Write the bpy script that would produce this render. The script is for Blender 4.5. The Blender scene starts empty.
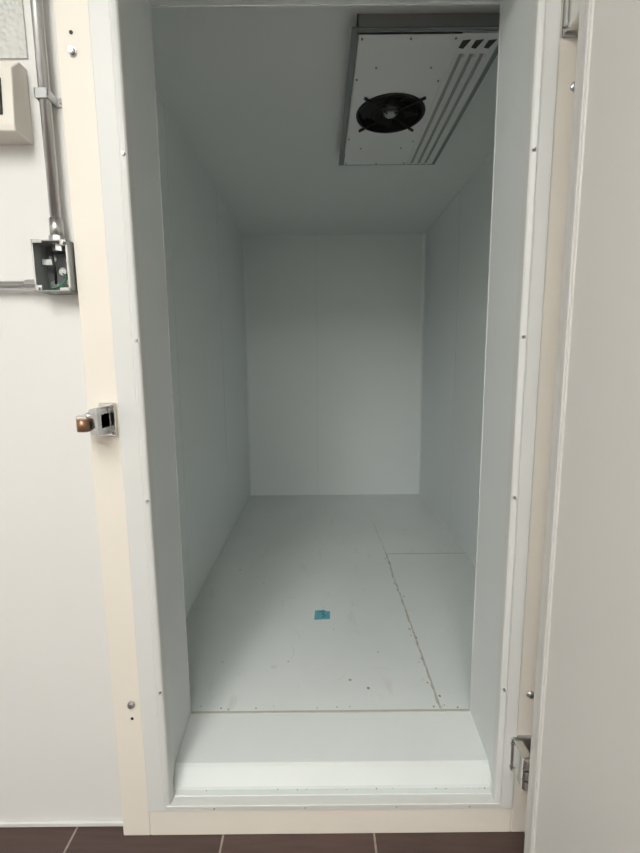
import bpy, bmesh, math, random
from mathutils import Vector, Matrix
random.seed(4)
S = bpy.context.scene
C = S.collection
try:
    S.view_settings.view_transform = 'Standard'
except Exception:
    pass

# ---------------------------------------------------------------- materials
def mat(name, col, rough=0.5, metal=0.0, noise=0.0, nscale=8.0, bump=0.0, bscale=60.0, col2=None):
    m = bpy.data.materials.new(name); m.use_nodes = True
    nt = m.node_tree; b = nt.nodes['Principled BSDF']
    b.inputs['Roughness'].default_value = rough
    b.inputs['Metallic'].default_value = metal
    b.inputs['Base Color'].default_value = (*col, 1)
    tc = nt.nodes.new('ShaderNodeTexCoord')
    if noise > 0 or col2:
        n = nt.nodes.new('ShaderNodeTexNoise'); n.inputs['Scale'].default_value = nscale
        n.inputs['Detail'].default_value = 5
        nt.links.new(tc.outputs['Object'], n.inputs['Vector'])
        mx = nt.nodes.new('ShaderNodeMix'); mx.data_type = 'RGBA'
        c2 = col2 if col2 else tuple(c*(1-noise) for c in col)
        mx.inputs[6].default_value = (*col, 1); mx.inputs[7].default_value = (*c2, 1)
        nt.links.new(n.outputs['Fac'], mx.inputs[0])
        nt.links.new(mx.outputs[2], b.inputs['Base Color'])
    if bump > 0:
        n2 = nt.nodes.new('ShaderNodeTexNoise'); n2.inputs['Scale'].default_value = bscale
        nt.links.new(tc.outputs['Object'], n2.inputs['Vector'])
        bp = nt.nodes.new('ShaderNodeBump'); bp.inputs['Strength'].default_value = bump
        bp.inputs['Distance'].default_value = 0.002
        nt.links.new(n2.outputs['Fac'], bp.inputs['Height'])
        nt.links.new(bp.outputs['Normal'], b.inputs['Normal'])
    return m

def emat(name, col, s):
    m = bpy.data.materials.new(name); m.use_nodes = True
    nt = m.node_tree; nt.nodes.clear()
    e = nt.nodes.new('ShaderNodeEmission'); o = nt.nodes.new('ShaderNodeOutputMaterial')
    e.inputs[0].default_value = (*col, 1); e.inputs[1].default_value = s
    nt.links.new(e.outputs[0], o.inputs[0]); return m

M_in   = mat('freezer_panel_white', (.845,.90,.892), .42, 0, .03, 2.5, .12, 25)
M_ceil = mat('freezer_ceiling_white', (.835,.868,.86), .5, 0, .03, 2.5, .12, 25)
M_seam = mat('panel_joint', (.66,.71,.70), .6)
M_out  = mat('outer_panel_grey_white', (.76,.76,.74), .4, 0, .04, 3, .1, 20)
M_room = mat('room_paint', (.78,.77,.74), .7)
M_cream= mat('cream_frame', (.82,.775,.69), .45, 0, .05, 5, .08, 30)
M_trim = mat('frame_trim_grey', (.70,.715,.695), .4, 0, .04, 6)
M_jamb = mat('jamb_liner', (.73,.77,.76), .4, 0, .05, 4)
M_door = mat('door_skin', (.66,.65,.62), .45, 0, .04, 3)
M_gask = mat('door_gasket', (.60,.59,.57), .6)
M_steel= mat('zinc_steel', (.62,.63,.63), .3, 1, .2, 30)
M_chrome=mat('chrome', (.72,.71,.69), .18, 1)
M_brass= mat('worn_brass', (.42,.24,.15), .35, .8, .3, 40)
M_dark = mat('black_plastic', (.010,.010,.011), .5)
M_blade= mat('fan_blade', (.010,.010,.012), .6)
M_dgrey= mat('dark_grey_metal', (.12,.13,.13), .5, .3)
M_case = mat('evap_casing_grey', (.36,.38,.375), .5, .2)
M_plate= mat('evap_white', (.82,.84,.83), .4)
M_fin  = mat('evap_fin', (.42,.445,.44), .4, .4)
M_flng = mat('evap_mounting_frame', (.24,.26,.255), .5, .3)
M_beige= mat('beige_plastic', (.74,.71,.64), .5)
M_blue = mat('blue_tape', (.16,.50,.61), .6, 0, .3, 30)
M_ink  = mat('dark_ink', (.02,.10,.16), .6)
M_caulk= mat('caulk', (.58,.58,.50), .7, 0, .3, 20)
M_scr  = mat('scratch_mark', (.68,.69,.64), .7)
M_dirt = mat('dirt', (.34,.31,.22), .9)
M_wire = mat('green_wire', (.05,.25,.12), .5)
M_bolt = mat('bolt_dark', (.30,.29,.28), .4, .8)

def floor_mat(name, rough):
    m = bpy.data.materials.new(name); m.use_nodes = True
    nt = m.node_tree; b = nt.nodes['Principled BSDF']; b.inputs['Roughness'].default_value = rough
    tc = nt.nodes.new('ShaderNodeTexCoord')
    def noise(scale, det, lo, hi, stretch=(1,1,1)):
        mp = nt.nodes.new('ShaderNodeMapping'); mp.inputs['Scale'].default_value = stretch
        nt.links.new(tc.outputs['Object'], mp.inputs[0])
        n = nt.nodes.new('ShaderNodeTexNoise'); n.inputs['Scale'].default_value = scale; n.inputs['Detail'].default_value = det
        nt.links.new(mp.outputs[0], n.inputs['Vector'])
        r = nt.nodes.new('ShaderNodeMapRange'); r.inputs[1].default_value = lo; r.inputs[2].default_value = hi
        nt.links.new(n.outputs['Fac'], r.inputs[0]); return r.outputs[0]
    def mix(fac, a, bcol):
        mx = nt.nodes.new('ShaderNodeMix'); mx.data_type = 'RGBA'
        nt.links.new(fac, mx.inputs[0])
        if isinstance(a, tuple): mx.inputs[6].default_value = (*a, 1)
        else: nt.links.new(a, mx.inputs[6])
        mx.inputs[7].default_value = (*bcol, 1); return mx.outputs[2]
    c = mix(noise(2.2, 6, .3, .75), (.80,.845,.83), (.735,.785,.77))
    c = mix(noise(18, 5, .70, .82), c, (.62,.62,.54))
    c = mix(noise(5, 9, .63, .82, (4,1,1)), c, (.70,.715,.68))
    c = mix(noise(7, 9, .67, .80, (1,6,1)), c, (.67,.69,.66))
    nt.links.new(c, b.inputs['Base Color']); return m
M_floor = floor_mat('freezer_floor_coat', .34)
M_sill = mat('threshold_coat', (.72,.765,.75), .55, 0, .06, 6)

def tile_mat():
    m = bpy.data.materials.new('brown_floor_tile'); m.use_nodes = True
    nt = m.node_tree; b = nt.nodes['Principled BSDF']; b.inputs['Roughness'].default_value = .45
    tc = nt.nodes.new('ShaderNodeTexCoord')
    mp = nt.nodes.new('ShaderNodeMapping'); mp.inputs['Location'].default_value = (.28+4.2+.10, .75+2.1, 0)
    nt.links.new(tc.outputs['Object'], mp.inputs[0])
    br = nt.nodes.new('ShaderNodeTexBrick'); br.offset = 0.0; br.squash = 1
    br.inputs['Scale'].default_value = 1; br.inputs['Brick Width'].default_value = .42
    br.inputs['Row Height'].default_value = .42; br.inputs['Mortar Size'].default_value = .003
    br.inputs['Color1'].default_value = (.066,.040,.035,1); br.inputs['Color2'].default_value = (.085,.052,.044,1)
    br.inputs['Mortar'].default_value = (.30,.26,.22,1)
    nt.links.new(mp.outputs[0], br.inputs['Vector'])
    mp2 = nt.nodes.new('ShaderNodeMapping'); mp2.inputs['Scale'].default_value = (3,30,1)
    nt.links.new(tc.outputs['Object'], mp2.inputs[0])
    n = nt.nodes.new('ShaderNodeTexNoise'); n.inputs['Scale'].default_value = 3; n.inputs['Detail'].default_value = 6
    nt.links.new(mp2.outputs[0], n.inputs['Vector'])
    mr = nt.nodes.new('ShaderNodeMapRange'); mr.inputs[3].default_value = .65; mr.inputs[4].default_value = 1.35
    nt.links.new(n.outputs['Fac'], mr.inputs[0])
    mx = nt.nodes.new('ShaderNodeMix'); mx.data_type = 'RGBA'; mx.blend_type = 'MULTIPLY'; mx.inputs[0].default_value = 1
    nt.links.new(br.outputs['Color'], mx.inputs[6]); nt.links.new(mr.outputs[0], mx.inputs[7])
    nt.links.new(mx.outputs[2], b.inputs['Base Color']); return m
M_tile = tile_mat()

def emboss_mat():
    m = bpy.data.materials.new('embossed_mesh_panel'); m.use_nodes = True
    nt = m.node_tree; b = nt.nodes['Principled BSDF']; b.inputs['Roughness'].default_value = .4
    b.inputs['Base Color'].default_value = (.62,.63,.60,1)
    tc = nt.nodes.new('ShaderNodeTexCoord')
    v = nt.nodes.new('ShaderNodeTexVoronoi'); v.inputs['Scale'].default_value = 80
    nt.links.new(tc.outputs['Object'], v.inputs['Vector'])
    bp = nt.nodes.new('ShaderNodeBump'); bp.inputs['Strength'].default_value = 1; bp.inputs['Distance'].default_value = .006
    nt.links.new(v.outputs['Distance'], bp.inputs['Height']); nt.links.new(bp.outputs['Normal'], b.inputs['Normal'])
    return m
M_emb = emboss_mat()

# ---------------------------------------------------------------- geometry helpers
def finish(name, bm, m, parent=None, smooth=False, bevel=0.0, origin=None):
    me = bpy.data.meshes.new(name)
    if origin is None:
        cs = [v.co for v in bm.verts]
        origin = sum(cs, Vector())/len(cs)
    origin = Vector(origin)
    bmesh.ops.translate(bm, verts=bm.verts, vec=-origin)
    bmesh.ops.recalc_face_normals(bm, faces=bm.faces)
    bm.to_mesh(me); bm.free()
    ms = m if isinstance(m, (list, tuple)) else [m]
    for x in ms: me.materials.append(x)
    if smooth:
        for p in me.polygons: p.use_smooth = True
    o = bpy.data.objects.new(name, me); C.objects.link(o); o.location = origin
    if parent:
        o.parent = parent
        o.matrix_parent_inverse = Matrix.Translation(-parent.location)
    if bevel > 0:
        bv = o.modifiers.new('bevel', 'BEVEL'); bv.width = bevel; bv.segments = 3; bv.limit_method = 'ANGLE'
    return o

def add_box(bm, x0,x1,y0,y1,z0,z1, mi=0):
    vs = [bm.verts.new(p) for p in [(x0,y0,z0),(x1,y0,z0),(x1,y1,z0),(x0,y1,z0),(x0,y0,z1),(x1,y0,z1),(x1,y1,z1),(x0,y1,z1)]]
    for f in [(0,3,2,1),(4,5,6,7),(0,1,5,4),(1,2,6,5),(2,3,7,6),(3,0,4,7)]:
        bm.faces.new([vs[i] for i in f]).material_index = mi

def box(name, x0,x1,y0,y1,z0,z1, m, parent=None, bevel=0.0):
    bm = bmesh.new(); add_box(bm, x0,x1,y0,y1,z0,z1)
    return finish(name, bm, m, parent, False, bevel)

def boxes(name, lst, m, parent=None, bevel=0.0, origin=None):
    bm = bmesh.new()
    for b in lst: add_box(bm, *b)
    return finish(name, bm, m, parent, False, bevel, origin)

def add_cyl(bm, p0, p1, r, seg=20, r2=None, mi=0):
    p0=Vector(p0); p1=Vector(p1); d=p1-p0
    q = d.to_track_quat('Z','Y').to_matrix().to_4x4()
    g = bmesh.ops.create_cone(bm, cap_ends=True, segments=seg, radius1=r, radius2=r if r2 is None else r2, depth=d.length,
        matrix=Matrix.Translation((p0+p1)/2) @ q)

def cyl(name, p0, p1, r, m, parent=None, seg=20, r2=None, smooth=True):
    bm = bmesh.new(); add_cyl(bm, p0, p1, r, seg, r2)
    o = finish(name, bm, m, parent, False)
    if smooth:
        for p in o.data.polygons:
            p.use_smooth = len(p.vertices) == 4
    return o

def add_torus(bm, c, axis, R, r, seg=36, rs=8):
    c=Vector(c); q=Vector(axis).to_track_quat('Z','Y').to_matrix()
    ring=[]
    for i in range(seg):
        a=2*math.pi*i/seg; row=[]
        for j in range(rs):
            b=2*math.pi*j/rs
            row.append(bm.verts.new(c+q@Vector(((R+r*math.cos(b))*math.cos(a),(R+r*math.cos(b))*math.sin(a),r*math.sin(b)))))
        ring.append(row)
    for i in range(seg):
        for j in range(rs):
            bm.faces.new((ring[i][j],ring[(i+1)%seg][j],ring[(i+1)%seg][(j+1)%rs],ring[i][(j+1)%rs]))

def empty(name, loc):
    e = bpy.data.objects.new(name, None); e.empty_display_size=.1; C.objects.link(e); e.location = loc
    return e

# ---------------------------------------------------------------- dimensions (metres)
FZ=.188; CZ=2.348; XL=-.612; XR=.863; YB=3.64; YI=1.258
OL=-.431; OR=.481; OT=2.234; SILL=.118
YW=1.06; G=.013

# freezer shell
w = box('wall_back', XL-.1, XR+.1, YB, YB+.1, 0, CZ+.1, M_in)
box('panel_joint_1', -.0215,-.0195, YB-.001, YB+.001, FZ, CZ, M_seam, w)
w = box('wall_left', XL-.1, XL, YI, YB, 0, CZ+.1, M_in)
for i,y in enumerate((1.88,2.76)):
    box('panel_joint_%d'%i, XL-.001, XL+.001, y-.001, y+.001, FZ, CZ, M_seam, w)
w = box('wall_right', XR, XR+.1, YI, YB, 0, CZ+.1, M_in)
for i,y in enumerate((1.88,2.76)):
    box('panel_joint_%d'%i, XR-.001, XR+.001, y-.001, y+.001, FZ, CZ, M_seam, w)
box('ceiling', XL, XR, YI, YB, CZ, CZ+.1, M_ceil)
fl = box('floor', XL, XR, YI, YB, 0, FZ, M_floor)

def speck(bm,x,y,r,z=FZ):
    n=6; ph=random.random()*6
    vs=[bm.verts.new((x+r*random.uniform(.5,1)*math.cos(ph+i*6.283/n), y+1.2*r*random.uniform(.5,1)*math.sin(ph+i*6.283/n), z+.0012)) for i in range(n)]
    bm.faces.new(vs)
def wavy(name, p0, p1, w0, amp, m, z=FZ+.0008, n=60):
    bm=bmesh.new(); p0=Vector(p0);p1=Vector(p1); d=(p1-p0).normalized(); t=Vector((-d.y,d.x))
    prev=None; off=0
    for i in range(n+1):
        q=p0.lerp(p1,i/n); off=off*.8+random.gauss(0,amp)
        wd=w0*random.uniform(.35,1.3)
        a=bm.verts.new((*(q+t*(off+wd)),z)); b=bm.verts.new((*(q+t*(off-wd)),z))
        if prev: bm.faces.new((prev[0],a,b,prev[1]))
        prev=(a,b)
    return finish(name,bm,m,fl)
M_gap = mat('joint_gap_grey',(.34,.36,.33),.8)  # plain dark grey for the thin line along the floor joints
wavy('floor_joint_length',(.386,YI+.01),(.386,2.44),.0034,.0014,M_caulk,n=90)
wavy('floor_joint_far',(.388,2.44),(.376,2.95),.0014,.0005,M_caulk,n=20)
wavy('floor_joint_cross',(.388,2.439),(XR,2.441),.0034,.0006,M_caulk,n=40)
bm = bmesh.new()
add_box(bm,.3887,.3897,YI,1.75,FZ-.002,FZ+.0011)
add_box(bm,.3890,.3897,1.75,2.44,FZ-.002,FZ+.0011)
add_box(bm,.389,XR,2.4385,2.4402,FZ-.002,FZ+.0011)
finish('floor_joint_gap',bm,M_gap,fl)
bm = bmesh.new()
for i in range(18):
    speck(bm,.382+random.gauss(0,.008), random.uniform(1.3,2.4), random.uniform(.002,.006))
for x,y,r in [(-.45,2.25,.007),(-.13,1.50,.004),(.10,1.40,.006),(.16,1.36,.007),(-.38,1.5,.004),(-.3,2.1,.004),(.05,1.7,.003),(.22,1.55,.004)]:
    speck(bm,x,y,r)
for i in range(12):
    speck(bm,random.uniform(-.42,.47), YI+.012+abs(random.gauss(0,.008)), random.uniform(.002,.0045))
finish('dirt_specks', bm, M_dirt, fl)
bm=bmesh.new()
for x,y,a0,L in [(-.12,1.5,1.2,.12),(-.09,1.62,1.5,.10),(.02,1.38,.3,.10),(-.25,1.9,2.2,.08),(.2,2.0,.8,.07),(-.33,1.42,.4,.06),(.25,1.45,2.6,.07),(-.05,2.2,.2,.08)]:
    prev=None
    for i in range(9):
        a_=a0+i*.06; px=x+L*i/8*math.cos(a_); py=y+L*i/8*math.sin(a_); nx,ny=-math.sin(a_),math.cos(a_); wd=.0011*(1-abs(i-4)/5)
        q=(bm.verts.new((px+nx*wd,py+ny*wd,FZ+.0009)),bm.verts.new((px-nx*wd,py-ny*wd,FZ+.0009)))
        if prev: bm.faces.new((prev[0],q[0],q[1],prev[1]))
        prev=q
finish('scratches',bm,M_scr,fl)

def cove(name, cx, sx, cy):
    bm=bmesh.new(); R=.028; n=8; lo=[];hi=[]
    pts=[(cx,cy)]+[(cx+sx*R*(1-math.sin(i*math.pi/2/n)), cy-R*(1-math.cos(i*math.pi/2/n))) for i in range(n+1)]
    for x,y in pts:
        lo.append(bm.verts.new((x,y,FZ))); hi.append(bm.verts.new((x,y,CZ)))
    k=len(pts)
    for i in range(k): bm.faces.new((lo[i],lo[(i+1)%k],hi[(i+1)%k],hi[i]))
    bm.faces.new(lo); bm.faces.new(hi[::-1])
    return finish(name,bm,M_in)
cove('trim_1', XL, 1, YB); cove('trim_2', XR, -1, YB)

# front wall (with door opening)
wf = boxes('wall_front', [(-2.2,OL-.006,YW,YI,0,2.9),(OR+.006,2.4,YW,YI,0,2.9),(OL-.006,OR+.006,YW,YI,OT+.006,2.9),(OL-.006,OR+.006,YW,YI,0,.098)], M_out)
box('panel_joint_1', -1.152,-1.148, YW-.001,YW+.001,0,2.9, M_seam, wf)
box('baseboard_front', -2.2,-.562, YW-.008, YW, G, G+.014, M_trim, None, .003)

# door frame
fr = empty('door_frame', (0.02, YW, 0))
FL=-.558; FRx=.612; TL=-.482; TR=.520; TB=SILL-.022
boxes('cream_casing', [(FL,TL,1.028,YW,G,2.42),(TR,FRx,1.028,YW,G,2.42),(TL,TR,1.028,YW,OT+.05,2.42),(TL,TR,1.028,YW,G,TB)], M_cream, fr, .003)
boxes('face_trim', [(TL,OL-.004,1.022,YW,TB,OT+.05),(OR+.004,TR,1.022,YW,TB,OT+.05),(OL-.004,OR+.004,1.022,YW,OT+.006,OT+.05),(OL-.004,OR+.004,1.022,YW,TB,SILL-.004)], M_trim, fr, .003)
LW=.012
def lip(side):
    bm=bmesh.new()
    if side<0: prof=[(OL-.004,1.019),(OL,1.018),(OL+LW-.003,1.021),(OL+LW,1.025),(OL+LW,1.05),(OL-.004,1.05)]
    else: prof=[(OR+.004,1.019),(OR,1.018),(OR-LW+.003,1.021),(OR-LW,1.025),(OR-LW,1.05),(OR+.004,1.05)]
    a=[bm.verts.new((x,y,SILL-.004)) for x,y in prof]; b=[bm.verts.new((x,y,OT+.006)) for x,y in prof]
    for i in range(len(prof)):
        j=(i+1)%len(prof); bm.faces.new((a[i],a[j],b[j],b[i]))
    bm.faces.new(a); bm.faces.new(b[::-1])
    finish('edge_lip',bm,M_trim,fr,False,.001)
lip(-1); lip(1)
boxes('edge_lip_head_sill', [(OL-.004,OR+.004,1.018,1.05,OT-.004,OT+.008),(OL-.004,OR+.004,1.018,1.05,SILL-.008,SILL)], M_trim, fr, .002)
boxes('jamb_liner', [(OL-.006,OL,1.05,YI+.004,.098,OT),(OR,OR+.006,1.05,YI+.004,.098,OT),(OL-.006,OR+.006,1.05,YI+.004,OT,OT+.006)], M_jamb, fr)
boxes('inner_edge_lip', [(OL-.03,OL+.001,YI,YI+.005,FZ,OT+.02),(OR-.001,OR+.03,YI,YI+.005,FZ,OT+.02),(OL-.03,OR+.03,YI,YI+.005,OT-.002,OT+.03)], M_jamb, fr)
bm=bmesh.new()
prof=[(1.045,.098),(1.045,SILL+.002),(1.060,SILL+.004),(1.066,SILL+.007),(1.098,.156),(1.102,.1645),(YI-.002,FZ-.001),(YI,FZ-.004),(YI,.098)]
a=[bm.verts.new((OL,y,z)) for y,z in prof]; b=[bm.verts.new((OR,y,z)) for y,z in prof]
for i in range(len(prof)):
    j=(i+1)%len(prof); bm.faces.new((a[i],a[j],b[j],b[i]))
bm.faces.new(a); bm.faces.new(b[::-1])
finish('threshold',bm,M_sill,fr,False,.0015)
bm=bmesh.new()
add_box(bm,OL+.004,OR-.004,YI-.003,YI+.005,FZ-.004,FZ+.0015)
finish('threshold_caulk',bm,M_caulk,fr)
bm=bmesh.new()
for i in range(14):
    speck(bm,random.uniform(OL+.01,OR-.01),1.057+random.gauss(0,.0015),random.uniform(.001,.003),SILL+.0035)
finish('threshold_dirt',bm,M_dirt,fr)
bm=bmesh.new()
for z in (1.77,1.367,.98,.46):
    add_cyl(bm,(OL+.005,1.022,z),(OL+.005,1.015,z),.0042,14,.003)
    add_cyl(bm,(OR-.005,1.022,z),(OR-.005,1.015,z),.0042,14,.003)
for x in (-.3,-.05,.2,.4):
    add_cyl(bm,(x,1.024,TB+.010),(x,1.019,TB+.010),.003,12,.002)
finish('trim_screws',bm,M_steel,fr)
bm=bmesh.new()
for x,z in ((-.524,1.977),(-.507,.421),(.560,1.90),(.549,.44)):
    add_cyl(bm,(x,1.029,z),(x,1.025,z),.0095,20)
    add_cyl(bm,(x,1.025,z),(x,1.018,z),.007,6)
finish('frame_bolts',bm,M_steel,fr)
bm=bmesh.new()
for x,z in ((-.524,2.015),(-.508,.378)):
    add_cyl(bm,(x,1.029,z),(x,1.0268,z),.004,14)
finish('frame_holes',bm,M_dark,fr)

# ---------------------------------------------------------------- latch strike
ls = empty('door_latch_strike', (-.515,1.01,1.18))
boxes('mount_plate',[(-.526,-.488,1.018,1.028,1.142,1.222)],M_chrome,ls,.002)
boxes('strike_body',[(-.536,-.500,.972,1.02,1.162,1.204)],M_steel,ls,.005)
bm=bmesh.new()
for z in (1.160,1.206):
    add_cyl(bm,(-.515,.965,z),(-.515,1.01,z),.0075,14)
add_box(bm,-.508,-.500,.960,1.02,1.150,1.216)
finish('strike_guides',bm,M_steel,ls,False,.001)
boxes('roller_housing',[(-.552,-.526,.962,1.004,1.160,1.198)],M_chrome,ls,.004)
cyl('roller',(-.532,.958,1.163),(-.532,.958,1.191),.013,M_brass,ls)
bm=bmesh.new()
for x,z in ((-.493,1.150),(-.493,1.214)):
    add_cyl(bm,(x,1.018,z),(x,1.013,z),.004,12)
finish('strike_screws',bm,M_bolt,ls)

# ---------------------------------------------------------------- open door
HP=Vector((.594,.925,0)); ang=math.radians(98)
dr = empty('door_1', HP)
W=1.06
def dbox(name,m,bevel,lst):
    bm=bmesh.new()
    for t in lst:
        add_box(bm,-t[1],-t[0],t[2],t[3],t[4],t[5])
    bmesh.ops.rotate(bm,verts=bm.verts,cent=(0,0,0),matrix=Matrix.Rotation(ang,3,'Z'))
    bmesh.ops.translate(bm,verts=bm.verts,vec=HP)
    return finish(name,bm,m,dr,False,bevel)
dbox('door_panel',M_door,.004,[(0,W,0,.096,.075,2.33)])
dbox('edge_trim',M_door,.002,[(0,.035,.092,.099,.078,2.327),(W-.035,W,.092,.099,.078,2.327),(.035,W-.035,.092,.099,2.292,2.327),(.035,W-.035,.092,.099,.078,.113)])
dbox('magnetic_gasket',M_gask,.002,[(.018,.031,.097,.103,.09,2.31),(W-.031,W-.018,.097,.103,.09,2.31),(.031,W-.031,.097,.103,2.297,2.31),(.031,W-.031,.097,.103,.09,.103)])

for k,(z,dx) in enumerate(((.268,-.012),(2.045,.008))):
    h = empty('door_hinge' if k==0 else 'door_hinge.001', (.53,1.0,z))
    boxes('frame_leaf',[(.516+dx,.60,1.018,1.028,z-.05,z+.05)],M_steel,h,.003)
    boxes('hinge_arm',[(.520+dx,.545+dx,.962,1.02,z-.045,z+.045)],M_chrome,h,.004)
    bm=bmesh.new()
    for dz in (-.03,.0,.03):
        add_cyl(bm,(.532+dx,.966,z+dz-.012),(.532+dx,.966,z+dz+.012),.012,20)
    finish('knuckles',bm,M_chrome,h)
    bm=bmesh.new()
    for dz in (-.035,.035):
        add_cyl(bm,(.5165+dx,1.02,z+dz),(.5165+dx,1.013,z+dz),.003,10)
    finish('hinge_screws',bm,M_bolt,h)

# ---------------------------------------------------------------- junction box + conduit
jb = empty('electrical_junction_box', (-.60,1.04,1.534))
x0,x1,z0,z1=-.642,-.562,1.478,1.590
boxes('box_back',[(x0,x1,YW-.004,YW,z0,z1)],M_dgrey,jb)
boxes('box_walls',[(x0,x0+.003,1.012,YW,z0,z1),(x1-.003,x1,1.012,YW,z0,z1),(x0,x1,1.012,YW,z0,z0+.003),(x0,x1,1.012,YW,z1-.003,z1)],M_case,jb,.001)
boxes('mud_ring',[(x0,x0+.004,1.008,1.013,z0,z1),(x1-.004,x1,1.008,1.013,z0,z1),(x0,x0+.016,1.008,1.013,z0,z0+.014),(x1-.024,x1,1.008,1.013,z0,z0+.008),(x0,x0+.024,1.008,1.013,z1-.008,z1),(x1-.016,x1,1.008,1.013,z1-.014,z1)],M_steel,jb,.001)
bm=bmesh.new()
for x,z in ((-.622,1.56),(-.583,1.555),(-.624,1.50),(-.585,1.505),(-.602,1.53)):
    add_cyl(bm,(x,YW-.004,z),(x,YW-.007,z),.009,18)
for x,z in ((x0+.008,z0+.007),(x1-.008,z1-.007)):
    add_cyl(bm,(x,1.009,z),(x,1.003,z),.0045,12)
# cable clamp bar across the box interior and bonding nut
add_box(bm,-.634,-.610,1.03,1.036,1.540,1.552)
add_cyl(bm,(-.597,1.04,1.586),(-.597,1.04,1.570),.015,8)
finish('knockouts_and_fittings',bm,M_steel,jb)
def tube(name, pts, r, m, parent):
    cu=bpy.data.curves.new(name,'CURVE'); cu.dimensions='3D'; cu.bevel_depth=r; cu.bevel_resolution=3; cu.use_fill_caps=True
    sp=cu.splines.new('BEZIER'); sp.bezier_points.add(len(pts)-1)
    for b,p in zip(sp.bezier_points,pts):
        b.co=Vector(p)-parent.location; b.handle_left_type=b.handle_right_type='AUTO'
    cu.materials.append(m)
    o=bpy.data.objects.new(name,cu); C.objects.link(o); o.parent=parent; return o
tube('ground_wire',[(-.63,1.05,1.50),(-.61,1.025,1.487),(-.592,1.02,1.492),(-.585,1.035,1.51),(-.60,1.05,1.525)],.0015,M_wire,jb)
tube('dark_wire',[(-.625,1.05,1.57),(-.605,1.022,1.555),(-.60,1.02,1.52),(-.612,1.04,1.50)],.003,M_dark,jb)
cyl('ground_screw',(-.605,1.056,1.493),(-.605,1.05,1.493),.005,M_wire,jb,10)

cd = empty('electrical_conduit', (-.597,1.04,1.6))
CX=-.597; CY=1.036
cyl('riser',(CX,CY,1.60),(CX,CY,2.9),.0115,M_steel,cd)
cyl('connector_nut',(CX,CY,1.590),(CX,CY,1.602),.018,M_steel,cd,8,None,False)
cyl('connector_body',(CX,CY,1.600),(CX,CY,1.640),.0145,M_steel,cd)
cyl('coupling',(CX,CY,2.10),(CX,CY,2.15),.0145,M_steel,cd)
cyl('side_run',(-2.1,CY,1.497),(-.667,CY,1.497),.0085,M_steel,cd)
cyl('side_connector',(-.677,CY,1.497),(-.644,CY,1.497),.0125,M_steel,cd,8,None,False)
boxes('strap',[(CX-.014,CX+.014,1.021,1.025,1.885,1.905),(CX-.014,CX-.0115,1.021,YW,1.885,1.905),(CX+.0115,CX+.014,1.021,YW,1.885,1.905),(CX+.012,CX+.034,YW-.003,YW,1.885,1.905)],M_steel,cd,.0005)
cyl('strap_screw',(CX+.024,YW-.003,1.895),(CX+.024,YW-.008,1.895),.005,M_bolt,cd,8)

cb = empty('wall_control_box', (-.74,1.03,1.86))
bm=bmesh.new()
prof=[(YW,1.808),(1.0,1.808),(.998,1.822),(1.005,1.935),(1.035,1.965),(YW,1.965)]
a=[bm.verts.new((-.86,y,z)) for y,z in prof]; b=[bm.verts.new((-.645,y,z)) for y,z in prof]
for i in range(len(prof)):
    j=(i+1)%len(prof); bm.faces.new((a[i],a[j],b[j],b[i]))
bm.faces.new(a); bm.faces.new(b[::-1])
finish('housing',bm,M_beige,cb,False,.003)
boxes('display_window',[(-.80,-.668,.996,1.006,1.84,1.915)],M_dark,cb,.002)
ep = box('embossed_wall_panel', -2.0,-.640, YW-.004,YW,1.985,2.88, M_emb)

# ---------------------------------------------------------------- evaporator
ev = empty('evaporator_fan_unit', (.35,1.87,2.32))
EZ=2.300; ex0,ex1,ey0,ey1=.124,.574,1.448,2.31
boxes('casing_sides',[(ex0,ex0+.004,ey0,ey1,EZ,CZ),(ex1-.004,ex1,ey0,ey1,EZ,CZ),(ex0,ex1,ey0,ey0+.004,EZ,CZ),(ex0,ex1,ey1-.004,ey1,EZ,CZ)],M_case,ev)
boxes('flange',[(ex0-.018,ex0+.003,ey0-.010,ey1+.014,EZ+.002,EZ+.006),(ex1-.002,ex1+.014,ey0-.010,ey1+.014,EZ+.002,EZ+.006),(ex0,ex1,ey0-.010,ey0+.002,EZ+.002,EZ+.006),(ex0,ex1,ey1-.002,ey1+.014,EZ+.002,EZ+.006)],M_flng,ev)
fc=Vector((.292,1.871)); FR=.132; PX=.443
bm=bmesh.new()
rx0,rx1,ry0,ry1=ex0+.006,PX,ey0+.006,ey1-.006
angs=[2*math.pi*i/64 for i in range(64)]+[math.atan2(y-fc.y,x-fc.x)%(2*math.pi) for x in (rx0,rx1) for y in (ry0,ry1)]
angs=sorted(set(angs)); inn=[];out=[];inn2=[]
for a_ in angs:
    c_,s_=math.cos(a_),math.sin(a_)
    t=min([(rx1-fc.x)/c_ if c_>1e-9 else 1e9,(rx0-fc.x)/c_ if c_<-1e-9 else 1e9,(ry1-fc.y)/s_ if s_>1e-9 else 1e9,(ry0-fc.y)/s_ if s_<-1e-9 else 1e9])
    inn.append(bm.verts.new((fc.x+FR*c_,fc.y+FR*s_,EZ-.004)))
    inn2.append(bm.verts.new((fc.x+FR*c_,fc.y+FR*s_,EZ+.042)))
    out.append(bm.verts.new((fc.x+t*c_,fc.y+t*s_,EZ-.004)))
n=len(angs)
for i in range(n):
    j=(i+1)%n
    f=bm.faces.new((inn[i],inn[j],out[j],out[i])); f.material_index=0
    f=bm.faces.new((inn[i],inn2[i],inn2[j],inn[j])); f.material_index=1
finish('fan_plate',bm,[M_plate,M_dark],ev)
cyl('fan_cavity',(fc.x,fc.y,EZ+.040),(fc.x,fc.y,EZ+.046),FR+.002,M_dark,ev,48)
bm=bmesh.new(); add_torus(bm,(fc.x,fc.y,EZ-.004),(0,0,1),FR,.005); finish('venturi_ring',bm,M_dark,ev,True)
bm=bmesh.new()
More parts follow.
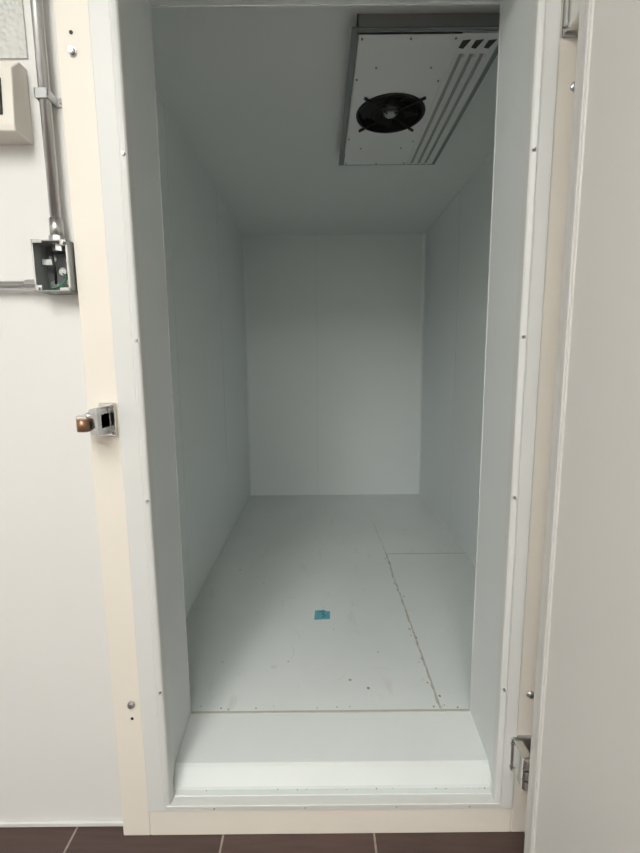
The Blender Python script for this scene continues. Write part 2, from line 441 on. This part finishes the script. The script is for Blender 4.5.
for k in range(5):
    a0=2*math.pi*k/5+.3; grid=[]
    for i in range(7):
        r=.03+(FR-.012-.03)*i/6; wdt=.55+.25*i/6; row=[]
        for j in range(6):
            s=j/5-.5; a_=a0+s*wdt+.25*(i/6)
            row.append(bm.verts.new((fc.x+r*math.cos(a_),fc.y+r*math.sin(a_),EZ+.020+s*.026)))
        grid.append(row)
    for i in range(6):
        for j in range(5): bm.faces.new((grid[i][j],grid[i+1][j],grid[i+1][j+1],grid[i][j+1]))
finish('fan_blades',bm,M_blade,ev,True)
cyl('motor_hub',(fc.x,fc.y,EZ-.004),(fc.x,fc.y,EZ+.040),.029,M_dgrey,ev,28)
cyl('motor_cap',(fc.x,fc.y,EZ-.010),(fc.x,fc.y,EZ-.003),.019,M_fin,ev,24,.023)
bm=bmesh.new()
for k in range(4):
    a_=k*math.pi/2+.4
    add_cyl(bm,(fc.x+.013*math.cos(a_),fc.y+.013*math.sin(a_),EZ-.009),(fc.x+.013*math.cos(a_),fc.y+.013*math.sin(a_),EZ-.013),.003,8)
finish('motor_bolts',bm,M_chrome,ev)
bm=bmesh.new()
for R in (.045,.065,.085,.105,.124):
    add_torus(bm,(fc.x,fc.y,EZ-.010),(0,0,1),R,.0012,48,5)
for k in range(4):
    a_=math.pi/4+k*math.pi/2; d=Vector((math.cos(a_),math.sin(a_),0)); c3=Vector((fc.x,fc.y,EZ-.009))
    add_cyl(bm,c3+d*.02,c3+d*(FR+.008),.0025,8)
    p_=c3+d*(FR+.012)
    add_cyl(bm,p_-d*.012,p_+d*.016,.0055,8)
finish('fan_guard',bm,M_dark,ev)
boxes('louvre_panel',[(PX,ex1-.006,ey0+.006,ey1-.006,EZ-.003,EZ+.003)],M_plate,ev)
ys0=1.55; ys1=2.29
boxes('louvre_gaps',[(PX+.017+.034*i,PX+.028+.034*i,ys0-.01,ys1,EZ-.0045,EZ-.002) for i in range(3)],M_case,ev)
boxes('louvre_ribs',[(PX+.028+.034*i,PX+.034+.034*i,ys0-.01,ys1,EZ-.012,EZ-.002) for i in range(3)],M_plate,ev)
bm=bmesh.new()
for i in range(3):
    xa=PX+.010+.040*i
    pts=[(xa,1.482),(xa+.024,1.478),(xa+.012,1.516),(xa-.004,1.512)]
    a=[bm.verts.new((x,y,EZ-.0045)) for x,y in pts]; b=[bm.verts.new((x,y,EZ-.002)) for x,y in pts]
    for q in range(4):
        j=(q+1)%4; bm.faces.new((a[q],a[j],b[j],b[q]))
    bm.faces.new(a); bm.faces.new(b[::-1])
finish('wiring_openings',bm,M_dark,ev)
boxes('seam_fold',[(PX-.002,PX+.003,ey0+.006,ey1-.006,EZ-.009,EZ-.003)],M_plate,ev)
bm=bmesh.new()
for x,y in ((.14,1.47),(.14,1.66),(.14,2.06),(.14,2.29),(.29,1.47),(.428,1.47),(.428,1.67),(.428,2.08),(.428,2.29),(.29,2.29),(.2,1.60),(.385,1.60),(.2,2.14),(.385,2.14)):
    add_cyl(bm,(x,y,EZ-.004),(x,y,EZ-.007),.0035,10)
finish('plate_screws',bm,M_bolt,ev)

# ---------------------------------------------------------------- blue tape
tp = empty('blue_tape_label', (.004,1.81,FZ))
bm=bmesh.new()
pts=[(-.034,1.772),(.036,1.776),(.038,1.835),(.016,1.838),(.014,1.846),(-.030,1.842),(-.032,1.81)]
a=[bm.verts.new((x,y,FZ+.0003)) for x,y in pts]; b=[bm.verts.new((x,y,FZ+.0022)) for x,y in pts]
for i in range(len(pts)):
    j=(i+1)%len(pts); bm.faces.new((a[i],a[j],b[j],b[i]))
bm.faces.new(a[::-1]); bm.faces.new(b)
finish('tape',bm,M_blue,tp)
tube('pen_mark',[(-.012,1.828,FZ+.0026),(.010,1.832,FZ+.0026),(.002,1.812,FZ+.0026),(.016,1.802,FZ+.0026),(.002,1.786,FZ+.0026)],.0014,M_ink,tp)

# ---------------------------------------------------------------- outer room
box('floor_room', -2.2,2.4,-3.0,YW,-.1,G, M_tile)
box('wall_room_left', -2.3,-2.2,-3.0,YI,0,2.9, M_room)
box('wall_room_right', 2.4,2.5,-3.0,YI,0,2.9, M_room)
box('wall_room_back', -2.3,2.5,-3.1,-3.0,0,2.9, M_room)
box('ceiling_room', -2.3,2.5,-3.1,YI,2.9,3.0, M_room)
ME = emat('lamp_diffuser',(1,.98,.94),17.5)
for i,(x,y) in enumerate(((-.75,-.7),(-.05,-1.8),(-1.2,-2.2))):
    cl = empty('ceiling_light' if i==0 else 'ceiling_light.%03d'%i,(x,y,2.88))
    boxes('lamp_frame',[(x-.32,x+.32,y-.62,y-.6,2.86,2.9),(x-.32,x+.32,y+.6,y+.62,2.86,2.9),(x-.32,x-.3,y-.6,y+.6,2.86,2.9),(x+.3,x+.32,y-.6,y+.6,2.86,2.9)],M_plate,cl)
    boxes('diffuser',[(x-.3,x+.3,y-.6,y+.6,2.87,2.88)],ME,cl)

wd = bpy.data.worlds.new('world'); S.world = wd; wd.use_nodes = True
wd.node_tree.nodes['Background'].inputs[0].default_value=(.8,.85,.85,1)
wd.node_tree.nodes['Background'].inputs[1].default_value=.3

# ---------------------------------------------------------------- camera
cam = bpy.data.cameras.new('camera'); co = bpy.data.objects.new('camera',cam); C.objects.link(co)
cam.sensor_fit='VERTICAL'; cam.sensor_height=36; cam.lens=430/853*36; cam.clip_start=.02
p=math.radians(8); r=.0094
f=Vector((0,math.cos(p),-math.sin(p))); R0=Vector((1,0,0)); U0=R0.cross(f)
Rv=R0*math.cos(r)-U0*math.sin(r); Uv=R0*math.sin(r)+U0*math.cos(r)
m3=Matrix((Rv,Uv,-f)).transposed()
co.matrix_world=Matrix.Translation((0,0,1.304))@m3.to_4x4()
S.camera=co
